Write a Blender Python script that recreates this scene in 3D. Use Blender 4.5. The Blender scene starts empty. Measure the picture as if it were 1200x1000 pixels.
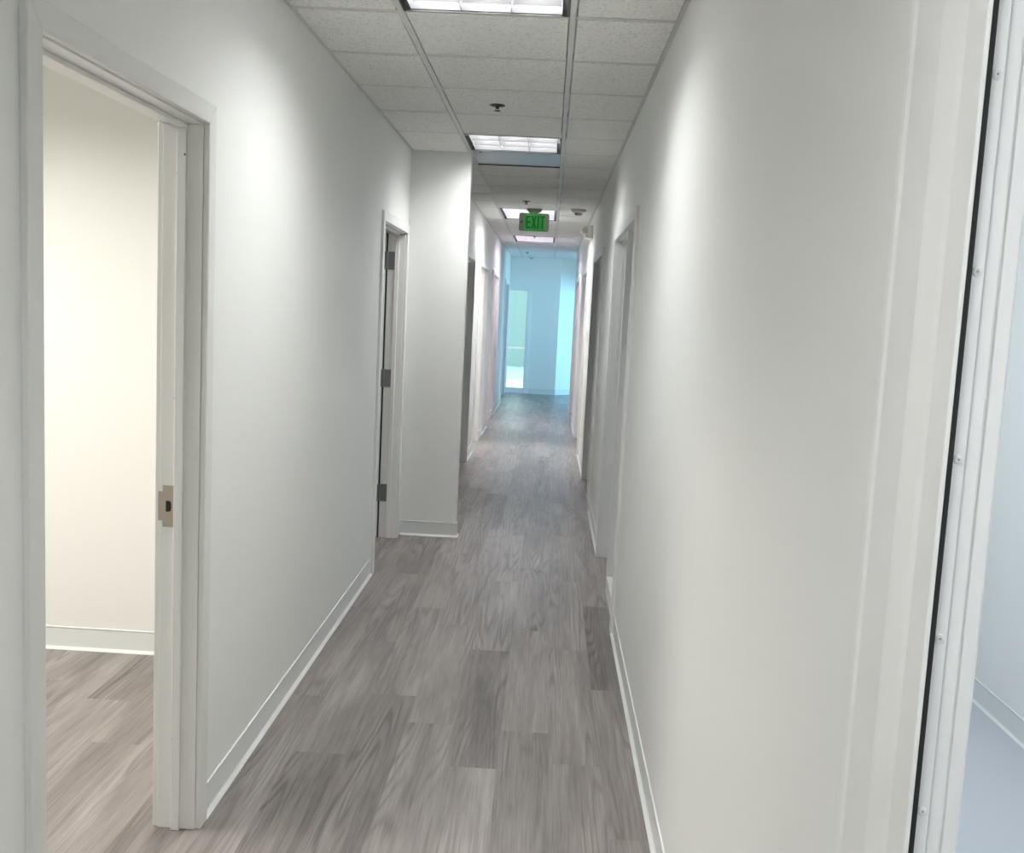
import bpy, bmesh, math, random
from mathutils import Vector, Matrix
random.seed(7)
SC = bpy.context.scene
COL = SC.collection

# ------------------------------------------------------------------ measures
H = 2.628                 # ceiling height
XL, XR = -0.984, 0.4026   # near left wall, right wall
XF = -0.80                # left wall beyond the column
XJ = -0.58                # corridor face of the return wall
YJ = 6.832                # near face of the return wall
XB0 = -0.5838             # left runner of the ceiling grid
T = 0.6096                # ceiling module
XB1 = XB0 + T
def row(k): return 3.661 + (k - 1) * T
YEND = 19.4
HEAD = 2.065              # height of door heads

# ------------------------------------------------------------------ helpers
def tag(o, label=None, cat=None, group=None, kind=None):
    if label: o['label'] = label
    if cat: o['category'] = cat
    if group: o['group'] = group
    if kind: o['kind'] = kind
    return o

def origin(o):
    p = Vector((0, 0, 0))
    while o is not None:
        p += o.location
        o = o.parent
    return p

def empty(name, loc, label=None, cat=None, group=None, kind=None):
    o = bpy.data.objects.new(name, None)
    COL.objects.link(o)
    o.location = loc
    o.empty_display_size = 0.1
    return tag(o, label, cat, group, kind)

class MB:
    """Collects shapes, all in world metres, into one mesh object."""
    def __init__(self): self.bm = bmesh.new()
    def box(self, x0, x1, y0, y1, z0, z1):
        v = [self.bm.verts.new((x, y, z)) for x in (x0, x1) for y in (y0, y1) for z in (z0, z1)]
        for f in ((0,1,3,2),(4,6,7,5),(0,4,5,1),(2,3,7,6),(0,2,6,4),(1,5,7,3)):
            self.bm.faces.new([v[i] for i in f])
        return self
    def prism(self, pts, axis, a0, a1):
        """polygon PTS in the two other axes (order x,y,z), swept along AXIS"""
        def co(p, a):
            if axis == 0: return (a, p[0], p[1])
            if axis == 1: return (p[0], a, p[1])
            return (p[0], p[1], a)
        A = [self.bm.verts.new(co(p, a0)) for p in pts]
        B = [self.bm.verts.new(co(p, a1)) for p in pts]
        n = len(pts)
        for i in range(n):
            self.bm.faces.new((A[i], A[(i+1) % n], B[(i+1) % n], B[i]))
        self.bm.faces.new(A[::-1]); self.bm.faces.new(B)
        return self
    def lathe(self, prof, c, axis=2, seg=24, sgn=1):
        """profile of (radius, height) turned about AXIS through C"""
        rings = []
        for r, h in prof:
            ring = []
            for i in range(seg):
                a = 2 * math.pi * i / seg
                p, q = r * math.cos(a), r * math.sin(a)
                h_ = h * sgn
                co = ((c[0]+h_, c[1]+p, c[2]+q), (c[0]+p, c[1]+h_, c[2]+q), (c[0]+p, c[1]+q, c[2]+h_))[axis]
                ring.append(self.bm.verts.new(co))
            rings.append(ring)
        for a, b in zip(rings, rings[1:]):
            for i in range(seg):
                self.bm.faces.new((a[i], a[(i+1) % seg], b[(i+1) % seg], b[i]))
        self.bm.faces.new(rings[0][::-1]); self.bm.faces.new(rings[-1])
        return self
    def build(self, name, mat, parent=None, bevel=0, seg=2, smooth=False, loc=None):
        bmesh.ops.recalc_face_normals(self.bm, faces=self.bm.faces)
        off = origin(parent) if parent else Vector((0, 0, 0))
        if loc: off = off + Vector(loc)
        for v in self.bm.verts: v.co -= off
        me = bpy.data.meshes.new(name)
        self.bm.to_mesh(me); self.bm.free()
        o = bpy.data.objects.new(name, me)
        COL.objects.link(o)
        if parent: o.parent = parent
        if loc: o.location = loc
        if mat: me.materials.append(mat)
        if smooth:
            for p in me.polygons: p.use_smooth = True
        if bevel:
            m = o.modifiers.new('bevel', 'BEVEL'); m.width = bevel; m.segments = seg
            m.limit_method = 'ANGLE'; m.angle_limit = math.radians(40)
        return o

# ------------------------------------------------------------------ materials
def mat(name):
    m = bpy.data.materials.new(name); m.use_nodes = True
    nt = m.node_tree
    return m, nt, nt.nodes['Principled BSDF']
def L(nt, a, b): nt.links.new(a, b)
def node(nt, t, **k):
    n = nt.nodes.new(t)
    for a, v in k.items(): setattr(n, a, v)
    return n
def math_(nt, op, a, b=None, c=None):
    n = node(nt, 'ShaderNodeMath', operation=op)
    for i, v in enumerate((a, b, c)):
        if v is None: continue
        if isinstance(v, (int, float)): n.inputs[i].default_value = v
        else: L(nt, v, n.inputs[i])
    return n.outputs[0]
def noise(nt, vec, scale, detail=2, rough=.5, dist=0):
    n = node(nt, 'ShaderNodeTexNoise')
    n.inputs['Scale'].default_value = scale; n.inputs['Detail'].default_value = detail
    n.inputs['Roughness'].default_value = rough; n.inputs['Distortion'].default_value = dist
    if vec is not None: L(nt, vec, n.inputs['Vector'])
    return n.outputs['Fac']

def paint(name, col, rough=.5, bump=.0, scale=260, spec=.5):
    m, nt, b = mat(name)
    b.inputs['Base Color'].default_value = (*col, 1)
    b.inputs['Roughness'].default_value = rough
    b.inputs['Specular IOR Level'].default_value = spec
    if bump:
        g = node(nt, 'ShaderNodeNewGeometry')
        f = noise(nt, g.outputs['Position'], scale, 3, .6)
        bp = node(nt, 'ShaderNodeBump'); bp.inputs['Strength'].default_value = bump; bp.inputs['Distance'].default_value = .002
        L(nt, f, bp.inputs['Height']); L(nt, bp.outputs[0], b.inputs['Normal'])
    return m
def metal(name, col, rough, m_=1):
    m, nt, b = mat(name)
    b.inputs['Base Color'].default_value = (*col, 1); b.inputs['Roughness'].default_value = rough; b.inputs['Metallic'].default_value = m_
    return m
def emit(name, col, s):
    m, nt, b = mat(name)
    b.inputs['Base Color'].default_value = (*col, 1)
    b.inputs['Emission Color'].default_value = (*col, 1); b.inputs['Emission Strength'].default_value = s
    return m

WALL = paint('wall_paint', (.87, .88, .855), .45, .12)
ROOMWALL = paint('cream_wall_paint', (.87, .86, .82), .5, .1)
TRIM = paint('trim_enamel', (.90, .90, .885), .32)
CASE = paint('casing_enamel', (.80, .80, .775), .35)
BASE = paint('baseboard_vinyl', (.77, .79, .775), .38)
BLACK = paint('matte_black', (.012, .010, .009), .6)
CHAR = paint('charcoal_door_paint', (.085, .095, .095), .4)
GRIDM = paint('grid_enamel', (.72,.72,.69), .45)
DARK = paint('dark_metal', (.03, .03, .03), .45)
WPLAST = paint('white_plastic', (.78, .77, .72), .4)
GPLAST = paint('grey_plastic', (.42, .41, .38), .45)
STEEL = metal('brushed_nickel', (.52, .46, .41), .38)
HINGE = metal('satin_hinge_steel', (.30, .31, .33), .42)
SILVER = metal('silver_panel', (.40, .44, .46), .38, .8)
LOUV = metal('louver_aluminium', (.46, .46, .475), .30, 1)
LOUVF = metal('louver_far_bright', (.74, .72, .76), .3, 1)  # brighter copy of the louver aluminium; far lights' glow put into its colour
GLAREFLOOR = paint('floor_with_glare', (.53, .55, .58), .3)  # daylight glare on the side room planks, put into the floor colour

def glass_mat(name, tint=(1, 1, 1)):
    m, nt, b = mat(name)
    out = nt.nodes['Material Output']
    tr = node(nt, 'ShaderNodeBsdfTransparent'); tr.inputs[0].default_value = (*tint, 1)
    gl = node(nt, 'ShaderNodeBsdfGlossy'); gl.inputs['Roughness'].default_value = .03
    fr = node(nt, 'ShaderNodeFresnel'); fr.inputs['IOR'].default_value = 1.5
    mx = node(nt, 'ShaderNodeMixShader')
    L(nt, fr.outputs[0], mx.inputs[0]); L(nt, tr.outputs[0], mx.inputs[1]); L(nt, gl.outputs[0], mx.inputs[2])
    L(nt, mx.outputs[0], out.inputs['Surface'])
    return m
GLASS = glass_mat('clear_glass', (.93, .96, .95))

def tile_mat():
    m, nt, b = mat('mineral_fibre_tile')
    g = node(nt, 'ShaderNodeNewGeometry')
    a = noise(nt, g.outputs['Position'], 90, 4, .65)
    v = node(nt, 'ShaderNodeTexVoronoi'); v.inputs['Scale'].default_value = 130
    L(nt, g.outputs['Position'], v.inputs['Vector'])
    ramp = node(nt, 'ShaderNodeValToRGB')
    ramp.color_ramp.elements[0].position = .30; ramp.color_ramp.elements[0].color = (.62, .62, .59, 1)
    ramp.color_ramp.elements[1].position = .47; ramp.color_ramp.elements[1].color = (.92, .925, .89, 1)
    L(nt, a, ramp.inputs[0]); L(nt, ramp.outputs[0], b.inputs['Base Color'])
    h = math_(nt, 'ADD', a, math_(nt, 'MULTIPLY', v.outputs['Distance'], .4))
    bp = node(nt, 'ShaderNodeBump'); bp.inputs['Strength'].default_value = .35; bp.inputs['Distance'].default_value = .003
    L(nt, h, bp.inputs['Height']); L(nt, bp.outputs[0], b.inputs['Normal'])
    b.inputs['Roughness'].default_value = .85; b.inputs['Specular IOR Level'].default_value = .2
    return m
TILE = tile_mat()

def plank_mat():
    m, nt, b = mat('grey_oak_planks')
    g = node(nt, 'ShaderNodeNewGeometry')
    at = node(nt, 'ShaderNodeAttribute', attribute_name='tone')
    sd = node(nt, 'ShaderNodeAttribute', attribute_name='seed')
    sep = node(nt, 'ShaderNodeSeparateXYZ'); L(nt, g.outputs['Position'], sep.inputs[0])
    def vec(sx, sy):
        c = node(nt, 'ShaderNodeCombineXYZ')
        L(nt, math_(nt, 'MULTIPLY', sep.outputs[0], sx), c.inputs[0])
        L(nt, math_(nt, 'ADD', math_(nt, 'MULTIPLY', sep.outputs[1], sy), math_(nt, 'MULTIPLY', sd.outputs['Fac'], 41.0)), c.inputs[1])
        L(nt, math_(nt, 'MULTIPLY', sd.outputs['Fac'], 97.0), c.inputs[2])
        return c.outputs[0]
    broad = noise(nt, vec(9, 1.1), 1, 3, .55, .5)
    cath = noise(nt, vec(7.5, .42), 1, 1.5, .5, .12)
    rings = math_(nt, 'SINE', math_(nt, 'MULTIPLY', cath, 105.0))
    rings = math_(nt, 'SUBTRACT', math_(nt, 'MULTIPLY', math_(nt, 'POWER', math_(nt, 'MULTIPLY_ADD', rings, .5, .5), 3.0), -2.0), -.6)
    ringamt = noise(nt, vec(6, .8), 1.3, 1)
    rings = math_(nt, 'MULTIPLY', rings, math_(nt, 'MULTIPLY', math_(nt, 'GREATER_THAN', ringamt, .10), math_(nt, 'SMOOTH_MIN', math_(nt, 'MAXIMUM', math_(nt, 'MULTIPLY', math_(nt, 'SUBTRACT', ringamt, .42), 4.0), 0.0), 1.0, .1)))
    fine = noise(nt, vec(210, 5), 1, 3, .6)
    streak = noise(nt, vec(60, 1.6), 1, 3, .6)
    f = math_(nt, 'MULTIPLY_ADD', math_(nt, 'SUBTRACT', broad, .5), 1.15, .5)
    f = math_(nt, 'ADD', f, math_(nt, 'MULTIPLY', at.outputs['Fac'], .72))
    f = math_(nt, 'ADD', f, math_(nt, 'MULTIPLY', rings, .20))
    f = math_(nt, 'ADD', f, math_(nt, 'MULTIPLY', math_(nt, 'SUBTRACT', fine, .5), .75))
    f = math_(nt, 'ADD', f, math_(nt, 'MULTIPLY', math_(nt, 'SUBTRACT', streak, .5), .6))
    ramp = node(nt, 'ShaderNodeValToRGB')
    e = ramp.color_ramp.elements
    e[0].position = 0.0; e[0].color = (.110, .096, .091, 1)
    e[1].position = 1.0; e[1].color = (.40, .368, .350, 1)
    n = ramp.color_ramp.elements.new(.5); n.color = (.244, .217, .206, 1)
    L(nt, f, ramp.inputs[0]); L(nt, ramp.outputs[0], b.inputs['Base Color'])
    b.inputs['Roughness'].default_value = .36
    b.inputs['Specular IOR Level'].default_value = .45
    bp = node(nt, 'ShaderNodeBump'); bp.inputs['Strength'].default_value = .12; bp.inputs['Distance'].default_value = .001
    L(nt, fine, bp.inputs['Height']); L(nt, bp.outputs[0], b.inputs['Normal'])
    return m
PLANK = plank_mat()

# ------------------------------------------------------------------ floor
def make_floor():
    W, LEN = .182, 1.22
    x0, x1, y0, y1 = -3.84, 3.6, -1.3, 19.9
    known = {-2: 3.94, -1: 4.9, 0: 4.55, 1: 3.655, 2: 4.62, 3: 4.13, -3: 3.37, -4: 5.1}
    tones = {(-2, -1): -.33, (0, -1): -.36, (0, 0): .10, (1, -1): -.22, (1, 0): .05, (3, 0): -.42, (-2, 0): .12, (-1, 0): .05,
             (-1, -1): .02, (-1, -2): -.08, (2, -2): -.05, (1, -2): .06, (2, -1): -.02, (2, 0): .12, (3, -1): -.05, (0, -2): .06, (-3, -1): -.28, (-3, 0): .0}
    bm = bmesh.new(); vals = []
    k0, k1 = int((x0 + .284) // W) - 1, int((x1 + .284) // W) + 1
    for k in range(k0, k1 + 1):
        a, b_ = max(x0, -.284 + k * W), min(x1, -.284 + (k + 1) * W)
        if b_ - a < .002: continue
        ph = known.get(k, random.uniform(0, LEN))
        j = int((y0 - ph) // LEN)
        while ph + j * LEN < y1:
            c, d = max(y0, ph + j * LEN), min(y1, ph + (j + 1) * LEN)
            v = [bm.verts.new(p) for p in ((a, c, 0), (b_, c, 0), (b_, d, 0), (a, d, 0))]
            bm.faces.new(v)
            vals.append((tones.get((k, j), random.gauss(0, .09)), random.random()))
            j += 1
    me = bpy.data.meshes.new('floor'); bm.to_mesh(me); bm.free()
    for i, nm in enumerate(('tone', 'seed')):
        at = me.attributes.new(nm, 'FLOAT', 'FACE')
        for q, v in enumerate(vals): at.data[q].value = v[i]
    me.materials.append(PLANK)
    o = bpy.data.objects.new('floor', me); COL.objects.link(o)
    return o
tag(make_floor(), 'grey oak plank floor running down the corridor and into the rooms', 'floor', kind='structure')
tag(MB().box(.47, 1.935, -1.2, 4.6, .0, .004).build('floor_side_room', GLAREFLOOR), 'side room floor with bluish glare put into its colour, beyond the near right doorway', 'floor', kind='structure')

# ------------------------------------------------------------------ walls
def wall_run(mb, xa, xb, y0, y1, holes, top=H + .06):
    """wall between planes xa and xb from y0 to y1 with openings (ya, yb, head)"""
    y = y0
    for a, b, h in sorted(holes):
        if a > y: mb.box(xa, xb, y, a, -.02, top)
        mb.box(xa, xb, a, b, h, top)
        y = b
    if y1 > y: mb.box(xa, xb, y, y1, -.02, top)
    return mb
J = .018   # jamb board thickness
D1 = (1.897, 2.806); D2 = (5.80, 6.70)
RN = (.05, 1.003)
R_ENT = [(4.965, 6.50), (8.06, 9.58), (11.28, 12.80), (14.45, 15.95)]
L_ENT = [(8.95, 10.25), (11.12, 12.46), (13.55, 15.0), (17.3, 18.75)]
TW = .115
wo = lambda a, b: (a - J, b + J, HEAD + J)
tag(wall_run(MB(), XL - TW, XL, -1.2, YJ + .02, [wo(*D1), wo(*D2)]).build('wall_left', WALL),
    'white left corridor wall with the two nearest doorways', 'wall', kind='structure')
tag(MB().box(XL - TW, XJ, YJ, YJ + .10, -.02, H + .06).build('wall_left_return', WALL, bevel=.003),
    'white return wall jutting into the corridor past the hinged doorway', 'wall', kind='structure')
tag(wall_run(MB(), XF - TW, XF, YJ + .09, YEND + .1, [wo(*e) for e in L_ENT]).build('wall_left_far', WALL),
    'left corridor wall beyond the white return wall with dark and lit doorways', 'wall', kind='structure')
# a thin partition at the near right doorway, a thicker wall from there on
tag(wall_run(MB().box(XR, XR + .058, 1.053, 4.65, -.02, H + .06), XR, XR + TW, 4.65, 17.2, [wo(*e) for e in R_ENT]).build('wall_right', WALL),
    'long white right corridor wall with glazed office entries', 'wall', kind='structure')
mb = MB().box(XR, XR + .06, -1.2, RN[0], -.02, H + .06).box(XR, XR + .06, RN[0], 1.053, 2.2, H + .06)
tag(mb.build('wall_right_near', WALL), 'white wall over and before the near right doorway', 'wall', kind='structure')
# end of the corridor: flat part, glazed door, splayed part
mb = MB().box(XF - .02, .17, YEND, YEND + .12, 2.04, H + .06).box(-.37, .17, YEND, YEND + .12, -.02, 2.04)
mb.box(XF - .3, XF - .0, YEND, YEND + .12, -.02, H + .06)
tag(mb.build('wall_end', WALL), 'pale blue-lit end wall of the corridor beside the glazed door', 'wall', kind='structure')
mb = MB().prism([(.17, YEND), (1.3, YEND + 1.13), (1.3, YEND + 1.25), (.17, YEND + .12)], 2, -.02, H + .06)
tag(mb.build('wall_end_splay', WALL), 'angled strip of end wall at right catching bright blue daylight', 'wall', kind='structure')
# outer shell and partitions
shell = [
 ('wall_back', (XL - .2, 2.05, -1.32, -1.2), 'white wall closing the corridor behind the viewer'),
 ('wall_left_outer', (-3.84, -3.72, -1.3, 19.6), 'outer wall of the left rooms'),
 ('wall_left_room_rear', (-3.75, XL - TW + .0, -.2, -.1), 'wall of the first left room on the near side'),
 ('wall_left_partition', (-3.75, XF - TW, 7.95, 8.05), 'partition between the left rooms behind the return wall'),
 ('wall_left_partition', (-3.75, XF - TW, 10.65, 10.75), 'partition beside the first dark left doorway'),
 ('wall_left_partition', (-3.75, XF - TW, 13.0, 13.1), 'partition between the two lit left rooms'),
 ('wall_left_partition', (-3.75, XF - TW, 16.2, 16.3), 'partition before the last dark left doorway'),
 ('wall_left_partition', (-3.75, XF - TW, 19.3, 19.6), 'partition at the end of the left rooms'),
 ('wall_right_partition', (XR + TW, 3.45, 7.25, 7.35), 'partition behind the first glazed right entry'),
 ('wall_right_partition', (XR + TW, 3.45, 10.4, 10.5), 'partition behind the second glazed right entry'),
 ('wall_right_partition', (XR + TW, 3.45, 13.6, 13.7), 'partition behind the third glazed right entry'),
 ('wall_right_partition', (XR + .05, 3.45, 17.1, 17.199), 'partition between the last right office and the cross hall'),
 ('wall_right_outer', (3.4, 3.52, 4.5, 17.2), 'outer wall of the right offices'),
 ('wall_cross_hall', (1.3, 4.0, 20.5, 20.65), 'far wall of the cross hall'),
]
for nm, (a, b, c, d), lab in shell:
    tag(MB().box(a, b, c, d, -.02, H + .06).build(nm, WALL), lab, 'wall', kind='structure')
tag(MB().box(-3.75, XL - TW, 4.235, 4.335, -.02, H + .06).build('wall_left_room_far', ROOMWALL),
    'cream wall seen through the near left doorway', 'wall', kind='structure')
tag(MB().box(1.937, 2.05, -1.3, 4.7, -.02, H + .06).build('wall_side_room', WALL),
    'bluish white wall of the side room seen at the right edge', 'wall', kind='structure')
tag(MB().box(XR + .03, 3.52, 4.6, 4.7, -.02, H + .06).build('wall_side_room_far', WALL),
    'far wall of the side room beyond the near right doorway', 'wall', kind='structure')
# cross hall end with a window
tag(MB().box(4.0, 4.12, 17.1, 20.6, -.02, .1).box(4.0, 4.12, 17.1, 17.4, .1, H + .06).box(4.0, 4.12, 20.2, 20.6, .1, H + .06).box(4.0, 4.12, 17.4, 20.2, 2.15, H + .06).build('wall_cross_hall_end', WALL),
    'end wall of the cross hall around its daylight window', 'wall', kind='structure')
tag(MB().box(.98, 1.06, 17.2, 20.3, 2.02, H + .06).build('wall_cross_hall_light_cut', WALL),  # added out of view to cut the blue daylight at door height
    'unseen bar added across the mouth of the cross hall to cut the daylight', 'wall', kind='structure')
tag(MB().box(-3.9, 4.2, -1.4, 20.8, H + .30, H + .36).build('ceiling_slab', WALL), 'slab above the suspended ceiling', 'ceiling', kind='structure')
tag(MB().box(-3.75, XL - TW, -1.2, YJ, H, H + .05).box(-3.75, XF - TW, 7.9, 19.5, H, H + .05).box(XR + TW, 3.5, 4.6, 17.2, H, H + .05)
    .box(XR + .06, 2.0, -1.3, 4.65, H, H + .05).box(1.06, 4.1, 17.2, 20.6, H, H + .05).build('ceiling_rooms', WALL), 'plain ceiling over the side rooms', 'ceiling', kind='structure')

# ------------------------------------------------------------------ suspended ceiling
LIGHT_CELLS = {(1, 0), (1, 5)}                      # (column, lower row) taken by fittings
T_ROWS = {12: 10.52, 18: 14.12}
def make_ceiling():
    mb, gr = MB(), MB()
    g = .0155; z0 = H - .001
    k0, k1 = -8, 26
    def span(c, y):
        xl = XL if y < YJ else XF
        xr = XR if y < 17.2 - .3 else 1.06
        e = {0: (xl, XB0), 1: (XB0, XB1), 2: (XB1, xr)}[c]
        return e
    skip = {(1, -5), (1, 0), (1, 5), (1, 6), (1, 12), (1, 13), (1, 18), (1, 19)}
    for k in range(k0, k1 + 1):
        ya, yb = row(k), row(k + 1)
        ya2, yb2 = max(ya, -1.2), min(yb, 20.3)
        if yb2 - ya2 < .05: continue
        for c in range(3):
            if (c, k) in skip: continue
            a, b = span(c, (ya + yb) / 2 if k != 6 else YJ + 1)
            if k == 5 and c == 0: yb3 = YJ
            else: yb3 = yb2
            if k == 6 and c == 0: ya3 = YJ
            else: ya3 = ya2
            dz = random.uniform(-.0008, .0008)
            la = g if c > 0 else .016
            lb = g if c < 2 else .016
            mb.box(a + la, b - lb, ya3 + g + .003, yb3 - g - .003, z0 + dz, z0 + .016 + dz)
    # runners, cross tees and wall angles, recessed a hair behind the tile faces
    zg0, zg1 = H, H + .03
    for x in (XB0, XB1): gr.box(x - .0115, x + .0115, -1.2, 20.3, zg0, zg1)
    for k in range(k0, k1 + 2):
        y = row(k)
        if not -1.2 < y < 20.3: continue
        xl = XL if y < YJ else XF
        gr.box(xl, XB0 - .0115, y - .0115, y + .0115, zg0, zg1)
        gr.box(XB1 + .0115, XR if y < 17 else 1.06, y - .0115, y + .0115, zg0, zg1)
        if k not in (13, 19): gr.box(XB0 + .0115, XB1 - .0115, y - .0115, y + .0115, zg0, zg1)
    gr.box(XR - .014, XR, 0, 17.2, zg0, zg1); gr.box(XL, XL + .014, 0, YJ, zg0, zg1); gr.box(XF, XF + .014, 7.9, YEND, zg0, zg1)
    gr.box(XL, XJ, YJ - .014, YJ, zg0 - .0005, zg1)
    c = tag(mb.build('ceiling', TILE, bevel=.002, seg=1), 'suspended ceiling of off-white mineral fibre tiles', 'ceiling', kind='structure')
    gr.build('ceiling_grid', GRIDM, c)
make_ceiling()

# ------------------------------------------------------------------ ceiling lights
def make_light(name, yc, ly, label, lamp, rows_, louv=None, group='recessed ceiling lights along the corridor'):
    """troffer of width 0.6 and length LY centred at (XC, yc): trim, dark side slots, parabolic louver and lamp panel"""
    xc = (XB0 + XB1) / 2
    o = empty(name, (xc, yc, H), label, 'ceiling light', group)
    hx, hy = .293, ly / 2 - .0125
    m = MB()                                        # housing: four walls and a back pan
    m.box(xc - hx, xc - hx + .004, yc - hy, yc + hy, H + .002, H + .125).box(xc + hx - .004, xc + hx, yc - hy, yc + hy, H + .002, H + .125)
    m.box(xc - hx, xc + hx, yc - hy, yc - hy + .004, H + .002, H + .125).box(xc - hx, xc + hx, yc + hy - .004, yc + hy, H + .002, H + .125)
    m.box(xc - hx, xc + hx, yc - hy, yc + hy, H + .125, H + .13)
    m.build('housing', DARK, o)
    f = MB(); t = .006
    f.box(xc - hx, xc - hx + t, yc - hy, yc + hy, H - .003, H + .004).box(xc + hx - t, xc + hx, yc - hy, yc + hy, H - .003, H + .004)
    f.box(xc - hx, xc + hx, yc - hy, yc - hy + t, H - .003, H + .004).box(xc - hx, xc + hx, yc + hy - t, yc + hy, H - .003, H + .004)
    f.build('trim_frame', DARK, o)
    lx, lyy = hx - .026, hy - .008                   # louver field
    zb, zt = H + .004, H + .078
    lv = MB()
    def blade(p0, p1, x0, x1, horiz, edge=0):
        # curved blade: knife edge at the bottom, wide at the top
        prof_r = [(.0012, zb), (.004, zb + .025), (.010, zb + .05), (.020, zt)]
        pts = []
        if edge >= 0: pts += [(r, z) for r, z in prof_r]
        else: pts += [(0, zb), (0, zt)]
        if edge <= 0: pts += [(-r, z) for r, z in reversed(prof_r)]
        else: pts += [(0, zt), (0, zb)]
        if horiz: lv.prism([(p0 + q[0], q[1]) for q in pts], 0, x0, x1)       # runs along x at y=p0
        else: lv.prism([(p0 + q[0], q[1]) for q in pts], 1, x0, x1)
    for i in range(4):
        x = xc - lx + 2 * lx * i / 3
        blade(x, None, yc - lyy, yc + lyy, False, 1 if i == 0 else (-1 if i == 3 else 0))
    for i in range(rows_ + 1):
        y = yc - lyy + 2 * lyy * i / rows_
        blade(y, None, xc - lx, xc + lx, True, 1 if i == 0 else (-1 if i == rows_ else 0))
    lv.build('louver', louv or LOUV, o)
    MB().box(xc - lx, xc + lx, yc - lyy, yc + lyy, H + .086, H + .09).build('lamp_panel', lamp, o)
    return o
K1 = 34.0
LAMP1 = emit('lamp_cool', (1.0, 1.0, .99), K1)
LAMP3 = emit('lamp_far', (.98, .985, 1.0), K1 * .8)
LAMP4 = emit('lamp_lilac', (1.0, .93, 1.0), K1 * .62)
make_light('ceiling_light', row(0) + T / 2, T, 'square recessed louver light nearest the viewer, cut off by the top of the photo', LAMP1, 3)
make_light('ceiling_light', row(5) + T / 2, T, 'square recessed louver light just before the silver ceiling panel', LAMP1, 3)
make_light('ceiling_light', row(12) + T, 2 * T, 'long recessed ceiling light directly behind the green exit sign', LAMP3, 6, LOUVF)
make_light('ceiling_light', row(18) + T, 2 * T, 'lilac tinted ceiling light seen just below the green exit sign', LAMP4, 6, LOUVF)
make_light('ceiling_light', row(-5) + T / 2, T, 'square recessed louver light overhead behind the viewer', LAMP1, 3)

# silver return panel
yc = row(6)
p = empty('ceiling_vent_panel', (XB0 + T / 2, yc + T / 2, H), 'flat silver metal panel set in the ceiling beyond the second light', 'ceiling panel')
MB().box(XB0 + .0135, XB1 - .0135, yc + .0135, yc + T - .0135, H - .002, H + .003).build('face', SILVER, p, bevel=.002)
MB().box(XB0 + .0125, XB1 - .0125, yc + T - .02, yc + T - .0125, H - .008, H - .001).build('rear_lip', DARK, p)
MB().lathe([(.0, -.006), (.006, -.005), (.007, 0)], (XB0 + .07, yc + .05, H - .001), seg=10).build('screw', DARK, p)

# ------------------------------------------------------------------ doors
def mitred_casing(xs, n, y0, y1, head, w=.057, t=.016, left=True, right=True):
    """three casing boards round an opening on the wall face XS, standing out by T along N"""
    m = MB(); r = .004
    a, b, h = y0 - r, y1 + r, head + r
    x0, x1 = sorted((xs - n * .001, xs + n * t))
    gap = .0004
    if left: m.prism([(a, 0), (a, h - gap), (a - w, h + w - gap), (a - w, 0)], 0, x0, x1)
    if right: m.prism([(b, 0), (b + w, 0), (b + w, h + w - gap), (b, h - gap)], 0, x0, x1)
    m.prism([(a, h), (b, h), (b + w, h + w), (a - w, h + w)], 0, x0, x1)
    return m
def jamb(m, xa, xb, y0, y1, head):
    m.box(xa, xb, y0 - J, y0, 0, head).box(xa, xb, y1, y1 + J, 0, head).box(xa, xb, y0 - J, y1 + J, head, head + J)
    return m
def stop(m, xa, xb, y0, y1, head, t=.012):
    m.box(xa, xb, y0, y0 + t, 0, head - t).box(xa, xb, y1 - t, y1, 0, head - t).box(xa, xb, y0, y1, head - t, head)
    return m
def screw(parent, c, axis, sgn, r=.004, m=None):
    return MB().lathe([(r, 0), (r, .001), (r * .6, .0018), (.0003, .0012)], c, axis, 12, sgn).build('screw', m or STEEL, parent)

# door 1, near left, with the strike plate
d = empty('door_1', (XL, D1[1], 0), 'white open door frame with a metal strike plate, nearest on the left', 'doorway', kind='structure')
mitred_casing(XL, 1, *D1, HEAD).build('casing', CASE, d, bevel=.003)
jamb(MB(), XL - TW + .001, XL - .001, *D1, HEAD).build('jamb', CASE, d, bevel=.0015)
stop(MB(), XL - .071, XL - .045, *D1, HEAD).build('stop', CASE, d, bevel=.002)
mitred_casing(XL - TW, -1, *D1, HEAD).build('room_casing', CASE, d, bevel=.003)
ys = D1[1]; xs = XL - .090; zs = .985
sp = MB()
sp.prism([(xs + .016, zs - .061), (xs + .016, zs + .061), (xs - .016, zs + .061), (xs - .016, zs + .043), (xs - .029, zs + .043), (xs - .029, zs - .043), (xs - .016, zs - .043), (xs - .016, zs - .061)], 1, ys - .0022, ys + .001)
sp = sp.build('strike_plate', STEEL, d, bevel=.0008); sp['label'] = 'brushed nickel strike plate'
lh = MB(); pts = []
for i in range(7):
    a_ = -math.pi / 2 + math.pi * i / 6
    pts.append((xs + .003 + .007 * math.cos(a_), zs + .010 * math.sin(a_) + (.006 if i > 3 else -.006 if i < 3 else 0)))
pts += [(xs - .006, zs + .016), (xs - .006, zs - .016)]
lh.prism(pts, 1, ys - .0026, ys - .0015).build('latch_hole', BLACK, sp)
for dz in (-.052, .052): screw(sp, (xs + .0005, ys - .0022, zs + dz), 1, -1, .0045)
for z, x in ((1.98, XL - .048), (1.93, XL - .073), (1.30, XL - .073), (.28, XL - .073)):
    MB().lathe([(.0028, 0), (.0028, .0008)], (x, ys - (.012 if x > XL - .06 else 0), z), 1, 8, -1).build('screw_hole', DARK, d)

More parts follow.
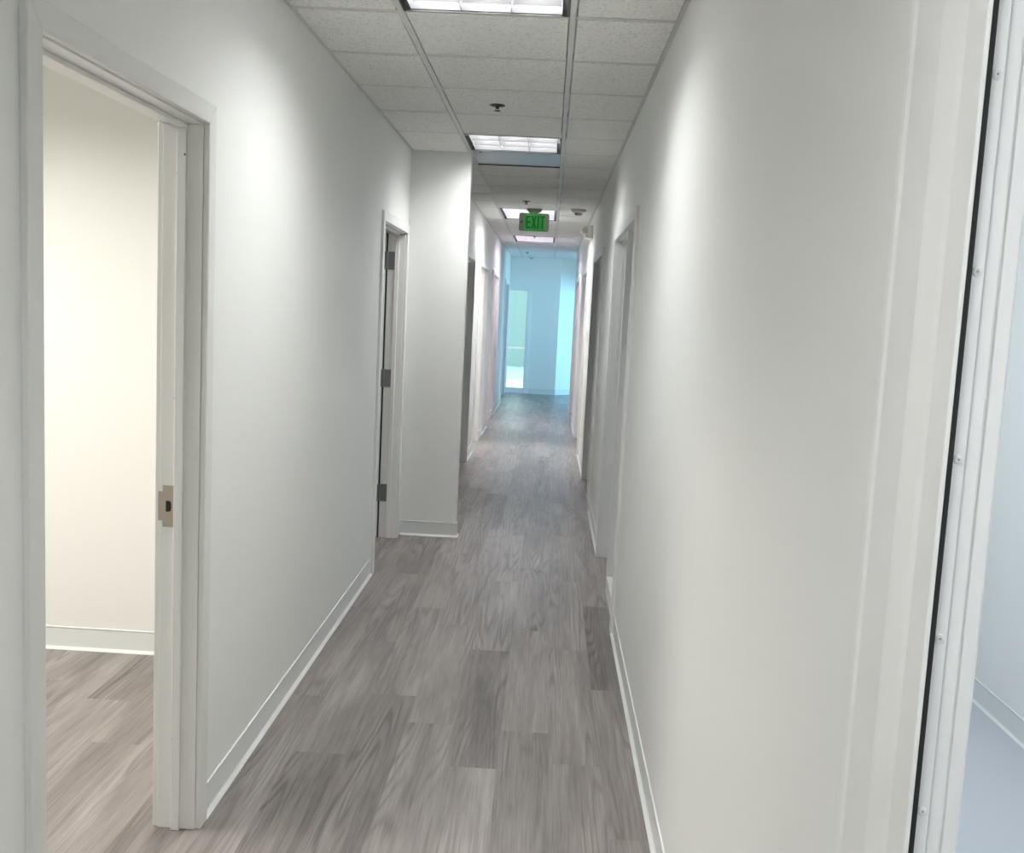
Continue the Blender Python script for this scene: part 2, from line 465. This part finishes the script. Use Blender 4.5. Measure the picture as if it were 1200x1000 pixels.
# door 2, before the column, with hinges and an open leaf
d = empty('door_2', (XL, D2[1], 0), 'white door frame with three grey hinges beside the white return wall', 'doorway', kind='structure')
mitred_casing(XL, 1, *D2, HEAD).build('casing', TRIM, d, bevel=.003)
jamb(MB(), XL - TW + .001, XL - .001, *D2, HEAD).build('jamb', TRIM, d, bevel=.0015)
stop(MB(), XL - .066, XL - .040, *D2, HEAD).build('stop', TRIM, d, bevel=.002)
mitred_casing(XL - TW, -1, *D2, HEAD).build('room_casing', TRIM, d, bevel=.003)
# leaf swung back into the room, in line with the hinge jamb
lf = MB().box(XL - TW - .905, XL - TW - .012, D2[1] - .012, D2[1] + .030, .008, HEAD - .006).build('door_leaf', TRIM, d, bevel=.002)
MB().box(XL - TW - .0119, XL - TW - .001, D2[1] + .0, D2[1] + .017, 0, HEAD).build('hinge_gap_shade', DARK, d)  # dark bar put in for the shade inside the hinge gap
for z in (.315, 1.10, 1.885):
    h = MB().box(XL - TW + .004, XL - TW + .052, D2[1] - .003, D2[1] + .001, z - .0595, z + .0595).build('hinge', HINGE, d, bevel=.001)
    MB().lathe([(.0075, -.0595), (.0075, .0595)], (XL - TW - .004, D2[1] - .0045, z), 2, 14).build('knuckle', HINGE, h, smooth=False)
    MB().box(XL - TW - .028, XL - TW - .011, D2[1] - .0155, D2[1] - .011, z - .0595, z + .0595).build('hinge_leaf', HINGE, h)

def entry(n_, side, xs, y0, y1, ym, door_first, label, leaf, m_frame=TRIM):
    """office entry: door bay and glazed sidelight in one frame; SIDE +1 left wall, -1 right wall"""
    d = empty('door_%d' % n_, (xs, y0, 0), label, 'doorway', kind='structure')
    mitred_casing(xs, side, y0, y1, HEAD).build('casing', m_frame, d, bevel=.003)
    xa, xb = sorted((xs - side * .001, xs - side * (TW - .001)))
    jm = jamb(MB(), xa, xb, y0, y1, HEAD).box(xa, xb, ym - .02, ym + .02, 0, HEAD)
    jm.build('jamb', m_frame, d, bevel=.002)
    if door_first: da, db, sa, sb = y0, ym - .02, ym + .02, y1
    else: da, db, sa, sb = ym + .02, y1, y0, ym - .02
    xg = xs - side * .05
    st = MB(); s0, s1 = sorted((xg - side * .012, xg + side * .012))
    st.box(s0, s1, da, da + .012, 0, HEAD - .012).box(s0, s1, db - .012, db, 0, HEAD - .012).box(s0, s1, da, db, HEAD - .012, HEAD)
    st.build('stop', m_frame, d)
    si = MB(); si.box(xa, xb, sa, sb, 0, .105).build('sill', m_frame, d, bevel=.002)
    b = MB(); b0, b1 = sorted((xg - side * .010, xg + side * .010))
    b.box(b0, b1, sa, sa + .012, .105, HEAD).box(b0, b1, sb - .012, sb, .105, HEAD).box(b0, b1, sa, sb, HEAD - .012, HEAD).box(b0, b1, sa, sb, .105, .117)
    b.build('glazing_bead', m_frame, d)
    MB().box(xg - .003, xg + .003, sa + .003, sb - .003, .106, HEAD - .003).build('sidelight_glass', GLASS, d)
    if leaf == 'closed':
        x0, x1 = sorted((xs - side * .064, xs - side * .104))
        q = MB().box(x0, x1, da + .003, db - .003, .008, HEAD - .004).build('door_leaf', CHAR, d, bevel=.002); q['label'] = 'charcoal door leaf'
    elif leaf == 'open_far':      # swung into the room off the far jamb
        x0, x1 = sorted((xs - side * (TW + .01), xs - side * (TW + .85)))
        MB().box(x0, x1, db - .01, db + .032, .008, HEAD - .006).build('door_leaf', m_frame, d, bevel=.002)
    return d
entry(3, -1, XR, *R_ENT[0], 5.64, False, 'white framed office entry with a glass sidelight, nearest on the right wall', 'open_far')
entry(4, -1, XR, *R_ENT[1], 8.66, False, 'second office entry on the right wall with a dark door', 'closed')
entry(5, -1, XR, *R_ENT[2], 11.9, False, 'third office entry on the right wall past the emergency light', 'open_far')
entry(6, -1, XR, *R_ENT[3], 15.05, False, 'last narrow looking entry on the right wall by the blue end', 'closed')
DFR = paint('grey_door_frame', (.30, .32, .32), .4)
entry(7, 1, XF, *L_ENT[0], 9.45, False, 'dark doorway on the left just beyond the white return wall', 'closed', TRIM)
entry(8, 1, XF, *L_ENT[1], 12.0, True, 'cream lit doorway on the left beyond the dark one', None)
entry(9, 1, XF, *L_ENT[2], 14.45, True, 'pinkish lit doorway on the far left wall', None)
entry(10, 1, XF, *L_ENT[3], 17.75, False, 'dark doorway at the far left end by the glazed door', 'closed', TRIM)

# near right doorway: broad stepped casing, black strip in the gap, jamb strips with screws
d = empty('door_11', (XR, RN[1], 0), 'broad white door jamb with a row of screws at the right edge', 'doorway', kind='structure')
yb = RN[1]
prof = [(XR + .002, yb), (XR - .001, yb), (XR - .003, yb + .001), (XR - .0032, yb + .046), (XR - .006, yb + .056), (XR - .0115, yb + .083), (XR - .0125, yb + .090),
        (XR - .0128, yb + .165), (XR - .0155, yb + .172), (XR - .016, yb + .182), (XR - .010, yb + .188), (XR - .004, yb + .192), (XR + .002, yb + .192)]
MB().prism(prof, 2, 0, 2.35).build('casing', TRIM, d, bevel=.0015)
MB().box(XR + .003, XR + .0085, yb + .004, yb + .03, 0, 2.35).build('gap_strip', BLACK, d)
js = MB().box(XR + .0085, XR + .0245, yb + .012, yb + .05, 0, 2.35).build('screw_strip', TRIM, d, bevel=.002)
MB().box(XR + .0245, XR + .0425, yb + .018, yb + .05, 0, 2.35).build('jamb', TRIM, d, bevel=.003)
MB().box(XR + .0425, XR + .062, yb + .022, yb + .053, 0, 2.35).build('room_casing', TRIM, d, bevel=.003)
for z in (1.846 + .19, 1.846, 1.657, 1.469, 1.282, 1.094, .905, .715):
    s = MB().lathe([(.0050, 0), (.0048, .0010), (.0026, .0018), (.0018, .0016)], (XR + .0165, yb + .012, z), 1, 14, -1).build('screw', TRIM, js)
    MB().lathe([(.0012, 0), (.0012, .0004)], (XR + .0165, yb + .0102, z), 1, 8, -1).build('screw_recess', GPLAST, s)

# ------------------------------------------------------------------ baseboards
def baseboard(name, pts, n, label):
    """vinyl base along a straight run from pts[0] to pts[1]; n = outward normal (x or y)"""
    (xa, ya), (xb, yb_) = pts
    prof = [(0, 0), (.0165, 0), (.0165, .002), (.012, .0055), (.006, .0095), (.0035, .0125), (.003, .016), (.003, .094), (.0055, .099), (.0055, .1015), (0, .104)]
    m = MB()
    if n[1] == 0:
        m.prism([(xa + n[0] * (p - .0005), z) for p, z in prof], 1, ya, yb_)
    else:
        m.prism([(ya + n[1] * (p - .0005), z) for p, z in prof], 0, xa, xb)
    return tag(m.build(name, BASE), label, 'baseboard', kind='structure')
W_ = .062
baseboard('baseboard_left', ((XL, D1[1] + W_), (XL, D2[0] - W_)), (1, 0), 'white vinyl baseboard between the two near left doorways')
baseboard('baseboard_left', ((XL, -1.2), (XL, D1[0] - W_)), (1, 0), 'white baseboard before the near left doorway')
baseboard('baseboard_return', ((XL + .013, YJ), (XJ + .0125, YJ)), (0, -1), 'white baseboard across the face of the return wall')
baseboard('baseboard_return', ((XJ, YJ + .001), (XJ, YJ + .1)), (1, 0), 'white baseboard along the corridor side of the return wall')
baseboard('baseboard_left_far', ((XF, YJ + .1), (XF, L_ENT[0][0] - W_)), (1, 0), 'white baseboard behind the return wall')
baseboard('baseboard_left_far', ((XF, L_ENT[0][1] + W_), (XF, L_ENT[1][0] - W_)), (1, 0), 'short white baseboard between the dark and the cream lit left doorways')
baseboard('baseboard_left_far', ((XF, L_ENT[1][1] + W_), (XF, L_ENT[2][0] - W_)), (1, 0), 'white baseboard between the cream lit and the pinkish left doorways')
baseboard('baseboard_left_far', ((XF, L_ENT[2][1] + W_), (XF, L_ENT[3][0] - W_)), (1, 0), 'white baseboard before the last dark left doorway')
baseboard('baseboard_right', ((XR, 1.2), (XR, R_ENT[0][0] - W_)), (-1, 0), 'long white baseboard on the near right wall')
for i, lab in enumerate(('white baseboard between the first and second right entries', 'white baseboard between the second and third right entries', 'white baseboard between the third and last right entries')):
    baseboard('baseboard_right', ((XR, R_ENT[i][1] + W_), (XR, R_ENT[i + 1][0] - W_)), (-1, 0), lab)
baseboard('baseboard_right', ((XR, R_ENT[3][1] + W_), (XR, 17.2)), (-1, 0), 'white baseboard beyond the last right entry')
baseboard('baseboard_left_room', ((-3.7, 4.235), (XL - TW, 4.235)), (0, -1), 'white baseboard on the cream wall through the near left doorway')
baseboard('baseboard_side_room', ((1.937, -1.2), (1.937, 4.6)), (-1, 0), 'white baseboard in the bluish side room at right')
baseboard('baseboard_end', ((-.355, YEND), (.17, YEND)), (0, -1), 'white baseboard along the end wall')
q = MB(); c_ = math.sqrt(.5)
for h0, h1, t_ in ((0, .006, .0125), (.006, .104, .004)):
    q.prism([(.17, YEND), (1.2, YEND + 1.03), (1.2 + t_ * c_, YEND + 1.03 - t_ * c_), (.17 + t_ * c_, YEND - t_ * c_)], 2, h0, h1)
tag(q.build('baseboard_end_splay', BASE), 'baseboard under the bright blue strip of end wall', 'baseboard', kind='structure')

# ------------------------------------------------------------------ glazed door in the end wall
d = empty('door_12', (-.6, YEND, 0), 'white framed full height glazed door in the blue end wall', 'glazed door', kind='structure')
f = MB().box(-.80, -.785, YEND - .02, YEND + .08, 0, 2.04).box(-.455, -.37, YEND - .02, YEND + .08, 0, 2.04).box(-.785, -.455, YEND - .02, YEND + .08, 1.975, 2.04).box(-.785, -.455, YEND - .02, YEND + .08, 0, .105)
f.build('frame', TRIM, d, bevel=.004)
MB().box(-.44, -.375, YEND - .03, YEND - .019, 0, 2.03).build('casing', TRIM, d, bevel=.003)
MB().box(-.787, -.453, YEND + .03, YEND + .036, .1, 1.98).build('glass', GLASS, d)
# what is seen through it
GROUND = paint('pale_concrete', (.75, .80, .78), .8, .1, 30)
GREEN = paint('pale_green_render', (.40, .52, .47), .8, .1, 30)
tag(MB().box(-3.0, 1.5, 19.62, 29.6, -.1, -.02).build('ground_outside', GROUND), 'sunlit pale paving outside the glazed end door', 'ground', kind='structure')
tag(MB().box(-3.0, 1.5, 29.0, 29.2, -.1, 3.8).build('wall_outside', GREEN), 'pale green wall outside beyond the glazed end door', 'wall', kind='structure')
r = empty('railing', (-.6, 23.0, -.02), 'thin grey rail outside the glazed end door', 'railing')
MB().box(-2.5, 1.2, 22.98, 23.02, .72, .76).build('rail', GPLAST, r, bevel=.005)
for x in (-2.3, -1.5, .1, .9): MB().box(x - .02, x + .02, 22.98, 23.02, -.02, .72).build('post', GPLAST, r)

# windows letting in the daylight
w = empty('window_1', (4.05, 18.8, .1), 'daylight window at the end of the cross hall', 'window', kind='structure')
MB().box(4.02, 4.1, 17.4, 17.45, .1, 2.15).box(4.02, 4.1, 20.15, 20.2, .1, 2.15).box(4.02, 4.1, 18.77, 18.83, .1, 2.15).box(4.02, 4.1, 17.4, 20.2, 2.1, 2.15).box(4.02, 4.1, 17.4, 20.2, .1, .15).build('window_frame', TRIM, w)
MB().box(4.05, 4.056, 17.45, 20.15, .15, 2.1).build('pane', GLASS, w)

# ------------------------------------------------------------------ fittings
def polybox(mb, pts, y0, y1): mb.prism(pts, 1, y0, y1)
def make_exit():
    y = 10.30; xc, zc = -.212, 2.492
    hw, hh = .152, .090
    o = empty('exit_sign', (xc, y, H), 'green lit EXIT sign hanging from the ceiling mid-corridor', 'exit sign')
    c = MB(); pts = []
    for i in range(13):
        a = math.pi + math.pi * i / 12
        pts.append((xc + .078 * math.cos(a), H - .001 + .052 * math.sin(a)))
    c.prism(pts, 1, y - .03, y + .03)
    c = c.build('canopy', paint('canopy_grey_green', (.22, .34, .20), .4), o, bevel=.003)
    # clear edge-lit plate with rounded corners
    pl = MB(); r = .02; pts = []
    for cx, cz, a0 in ((1, 1, 0), (-1, 1, 90), (-1, -1, 180), (1, -1, 270)):
        for i in range(5):
            a = math.radians(a0 + 90 * i / 4)
            pts.append((xc + cx * (hw - r) + r * math.cos(a), zc + cz * (hh - r) + r * math.sin(a)))
    pl.prism(pts, 1, y - .004, y + .004)
    EDGE = emit('edge_lit_plate', (.26, .27, .22), .12)
    pl.build('plate', EDGE, o)
    pn = MB(); pts = []
    r = .012
    for cx, cz, a0 in ((1, 1, 0), (-1, 1, 90), (-1, -1, 180), (1, -1, 270)):
        for i in range(4):
            a = math.radians(a0 + 90 * i / 3)
            pts.append((xc + .008 + cx * (.108 - r) + r * math.cos(a), zc + cz * (.086 - r) + r * math.sin(a)))
    pn.prism(pts, 1, y - .0060, y - .0035)
    pn.build('green_field', emit('exit_green', (.05, .36, .07), .26), o)
    DG = emit('exit_letter_green', (.004, .13, .02), .3)
    lt = MB(); h = .063; s = .016; yb0, yb1 = y - .0085, y - .0055
    x = xc - .082                                    # E
    lt.box(x, x + s, yb0, yb1, zc - h, zc + h)
    for z in (-h, -s / 2, h - s): lt.box(x + s, x + .045, yb0, yb1, zc + z, zc + z + s)
    x = xc - .027                                    # X
    lt.prism([(x, zc + h), (x + s, zc + h), (x + .050, zc - h), (x + .050 - s, zc - h)], 1, yb0, yb1)
    lt.prism([(x + .050 - s, zc + h), (x + .050, zc + h), (x + s, zc - h), (x, zc - h)], 1, yb0 - .0002, yb1)
    x = xc + .034                                    # I
    lt.box(x, x + s, yb0, yb1, zc - h, zc + h)
    x = xc + .060                                    # T
    lt.box(x, x + .050, yb0, yb1, zc + h - s, zc + h).box(x + .025 - s / 2, x + .025 + s / 2, yb0, yb1, zc - h, zc + h - s)
    lt.build('lettering', DG, o)
    ar = MB(); x = xc - .128
    ar.prism([(x - .012, zc), (x + .010, zc + .02), (x + .010, zc + .006), (x + .012, zc), (x + .010, zc - .006), (x + .010, zc - .02)], 1, y - .0065, y - .0035)
    ar.build('arrow', DG, o)
make_exit()

def detector(loc, label, r=.078):
    o = empty('smoke_detector', loc, label, 'smoke detector', 'ceiling smoke detectors')
    x, y, z = loc
    MB().lathe([(r * .98, 0), (r, -.006), (r * .97, -.014)], loc, 2, 32).build('base', WPLAST, o)
    MB().lathe([(r * .93, -.014), (r * .90, -.024), (r * .62, -.034)], loc, 2, 32).build('cover', WPLAST, o, smooth=False)
    MB().lathe([(r * .50, -.034), (r * .50, -.044), (r * .44, -.056), (r * .30, -.060)], loc, 2, 24).build('sensor_head', GPLAST, o)
detector((.230, 10.18, H - .001), 'round smoke detector on the ceiling near the emergency light')
detector((-.40, 18.95, H - .001), 'small dark smoke detector on the bluish ceiling at the far end', .075)

def sprinkler(loc, label):
    o = empty('ceiling_sprinkler', loc, label, 'sprinkler', 'ceiling fire sprinklers')
    x, y, z = loc
    MB().lathe([(.039, 0), (.038, -.003), (.026, -.006), (.014, -.007)], loc, 2, 24).build('escutcheon', DARK, o)
    b = MB().lathe([(.008, -.006), (.008, -.012), (.005, -.015), (.005, -.020)], loc, 2, 14)
    b.box(x - .009, x - .0065, y - .0025, y + .0025, z - .026, z - .010).box(x + .0065, x + .009, y - .0025, y + .0025, z - .026, z - .010)
    b.box(x - .009, x + .009, y - .0025, y + .0025, z - .028, z - .0255)
    b.build('frame', DARK, o)
    MB().lathe([(.017, -.028), (.017, -.0295), (.005, -.031)], loc, 2, 16).build('deflector', DARK, o)
sprinkler((-.323, 5.22, H - .001), 'dark fire sprinkler on the ceiling tile before the second light')
sprinkler((-.28, 9.62, H - .001), 'fire sprinkler on the ceiling just in front of the exit sign')
sprinkler((-.27, 14.02, H - .001), 'fire sprinkler at the front edge of the lilac tinted light')
sprinkler((-.46, 17.9, H - .001), 'fire sprinkler beyond the last light, against the blue end wall')

CREAM = paint('cream_lens', (.50, .49, .43), .25)
def emergency():
    y0 = 10.55
    o = empty('emergency_light', (XR, y0 + .1, 2.445), 'cream twin-head emergency light on the right wall', 'emergency light')
    MB().box(XR - .052, XR - .0005, y0, y0 + .26, 2.375, 2.512).build('body', WPLAST, o, bevel=.010, seg=3)
    MB().box(XR - .056, XR - .051, y0 + .02, y0 + .24, 2.39, 2.50).build('front_cover', GPLAST, o, bevel=.003)
    for k, yy in enumerate((y0 + .035, y0 + .215)):
        hd = MB().lathe([(.020, .050), (.040, .035), (.046, .012), (.046, -.004), (.043, -.012)], (XR - .080, yy, 2.462), 1, 24).build('lamp_head', WPLAST, o)
        MB().lathe([(.038, -.010), (.036, -.0145), (.02, -.016)], (XR - .080, yy, 2.462), 1, 20).build('lens', CREAM, hd)
        MB().lathe([(.014, 0), (.012, -.018)], (XR - .080, yy, 2.462), 1, 14).build('bulb', GPLAST, hd)
    MB().box(XR - .085, XR - .05, y0 + .03, y0 + .24, 2.385, 2.42).build('lamp_bracket', WPLAST, o, bevel=.004)
emergency()

# ------------------------------------------------------------------ daylight, room lamps and added fills
def area(name, loc, aim, size, power, col, sizey=None):
    l = bpy.data.lights.new(name, 'AREA'); l.energy = power; l.color = col
    l.shape = 'RECTANGLE'; l.size = size; l.size_y = sizey or size
    o = bpy.data.objects.new(name, l); COL.objects.link(o)
    o.location = loc
    o.rotation_euler = (Vector(aim) - Vector(loc)).to_track_quat('-Z', 'Y').to_euler()
    return o
SKYB = (.20, .60, 1.0)
area('cross_hall_window_daylight', (4.3, 18.8, 1.15), (0, 18.9, 1.15), 2.6, 150, SKYB, 2.0)
area('cross_hall_fill', (.86, 17.75, H - .05), (.3, 18.6, .8), .5, 15, (.52, .82, 1.0), .5)  # unseen bluish fill, added to brighten the end wall
area('end_door_daylight', (-.62, 21.2, 3.0), (-.6, 19.0, 0.2), 1.6, 150, (.78, 1.0, .95), 1.6)
area('side_room_wall_fill', (1.15, 2.9, H - .02), (1.15, 2.9, 0), .8, 23, (.82, .89, 1.0), .8)  # unseen fill, added to light the side room wall but not the jamb
area('side_room_jamb_fill', (1.25, -1.05, 1.6), (1.2, 4, 1.2), .9, 8, (.88, .95, 1.0), 1.4)  # weak fill added behind the camera for the jamb; no window stands here
area('first_left_room_lamp', (-2.5, 2.65, H - .02), (-2.5, 2.65, 0), .9, 54, (1.0, .97, .91), .9).data.spread = math.radians(155)
area('second_left_room_lamp', (-2.4, 5.9, H - .02), (-2.4, 5.9, 0), .6, 7, (1.0, .97, .92), .6)
area('cream_left_room_lamp', (-2.2, 11.9, H - .02), (-2.2, 11.9, 0), .8, 40, (1.0, .95, .82), .8)
area('pink_left_room_lamp', (-2.2, 14.6, H - .02), (-2.2, 14.6, 0), .8, 34, (1.0, .84, .95), .8)
area('first_right_office_daylight', (3.2, 6.0, 1.5), (.5, 6.0, 1.2), 1.6, 10, (.72, .86, 1.0), 1.6)
area('third_right_office_daylight', (3.2, 12.0, 1.5), (.5, 12.0, 1.2), 1.6, 8, (.85, .80, 1.0), 1.6)

wd = bpy.data.worlds.new('world'); SC.world = wd; wd.use_nodes = True
bg = wd.node_tree.nodes['Background']; bg.inputs[0].default_value = (.62, .86, 1.0, 1); bg.inputs[1].default_value = 1.7

# ------------------------------------------------------------------ camera
cam = bpy.data.cameras.new('camera'); co = bpy.data.objects.new('camera', cam); COL.objects.link(co)
p_, r_, y_ = -.11587, .0493, -.03233
c, s = math.cos, math.sin
fwd = Vector((s(y_) * c(p_), c(y_) * c(p_), s(p_)))
rt = Vector((c(y_), -s(y_), 0)); up = rt.cross(fwd)
R_ = c(r_) * rt + s(r_) * up; U_ = -s(r_) * rt + c(r_) * up
co.matrix_world = Matrix(((R_.x, U_.x, -fwd.x, 0), (R_.y, U_.y, -fwd.y, 0), (R_.z, U_.z, -fwd.z, 1.5967), (0, 0, 0, 1)))
cam.sensor_fit = 'HORIZONTAL'; cam.sensor_width = 36; cam.lens = 36 * 1170.21 / 1200
cam.clip_start = .02; cam.clip_end = 200
SC.camera = co
SC.view_settings.view_transform = 'Standard'; SC.view_settings.look = 'None'
SC.view_settings.exposure = 0.25; SC.view_settings.gamma = 1.0
SC.view_settings.use_curve_mapping = False
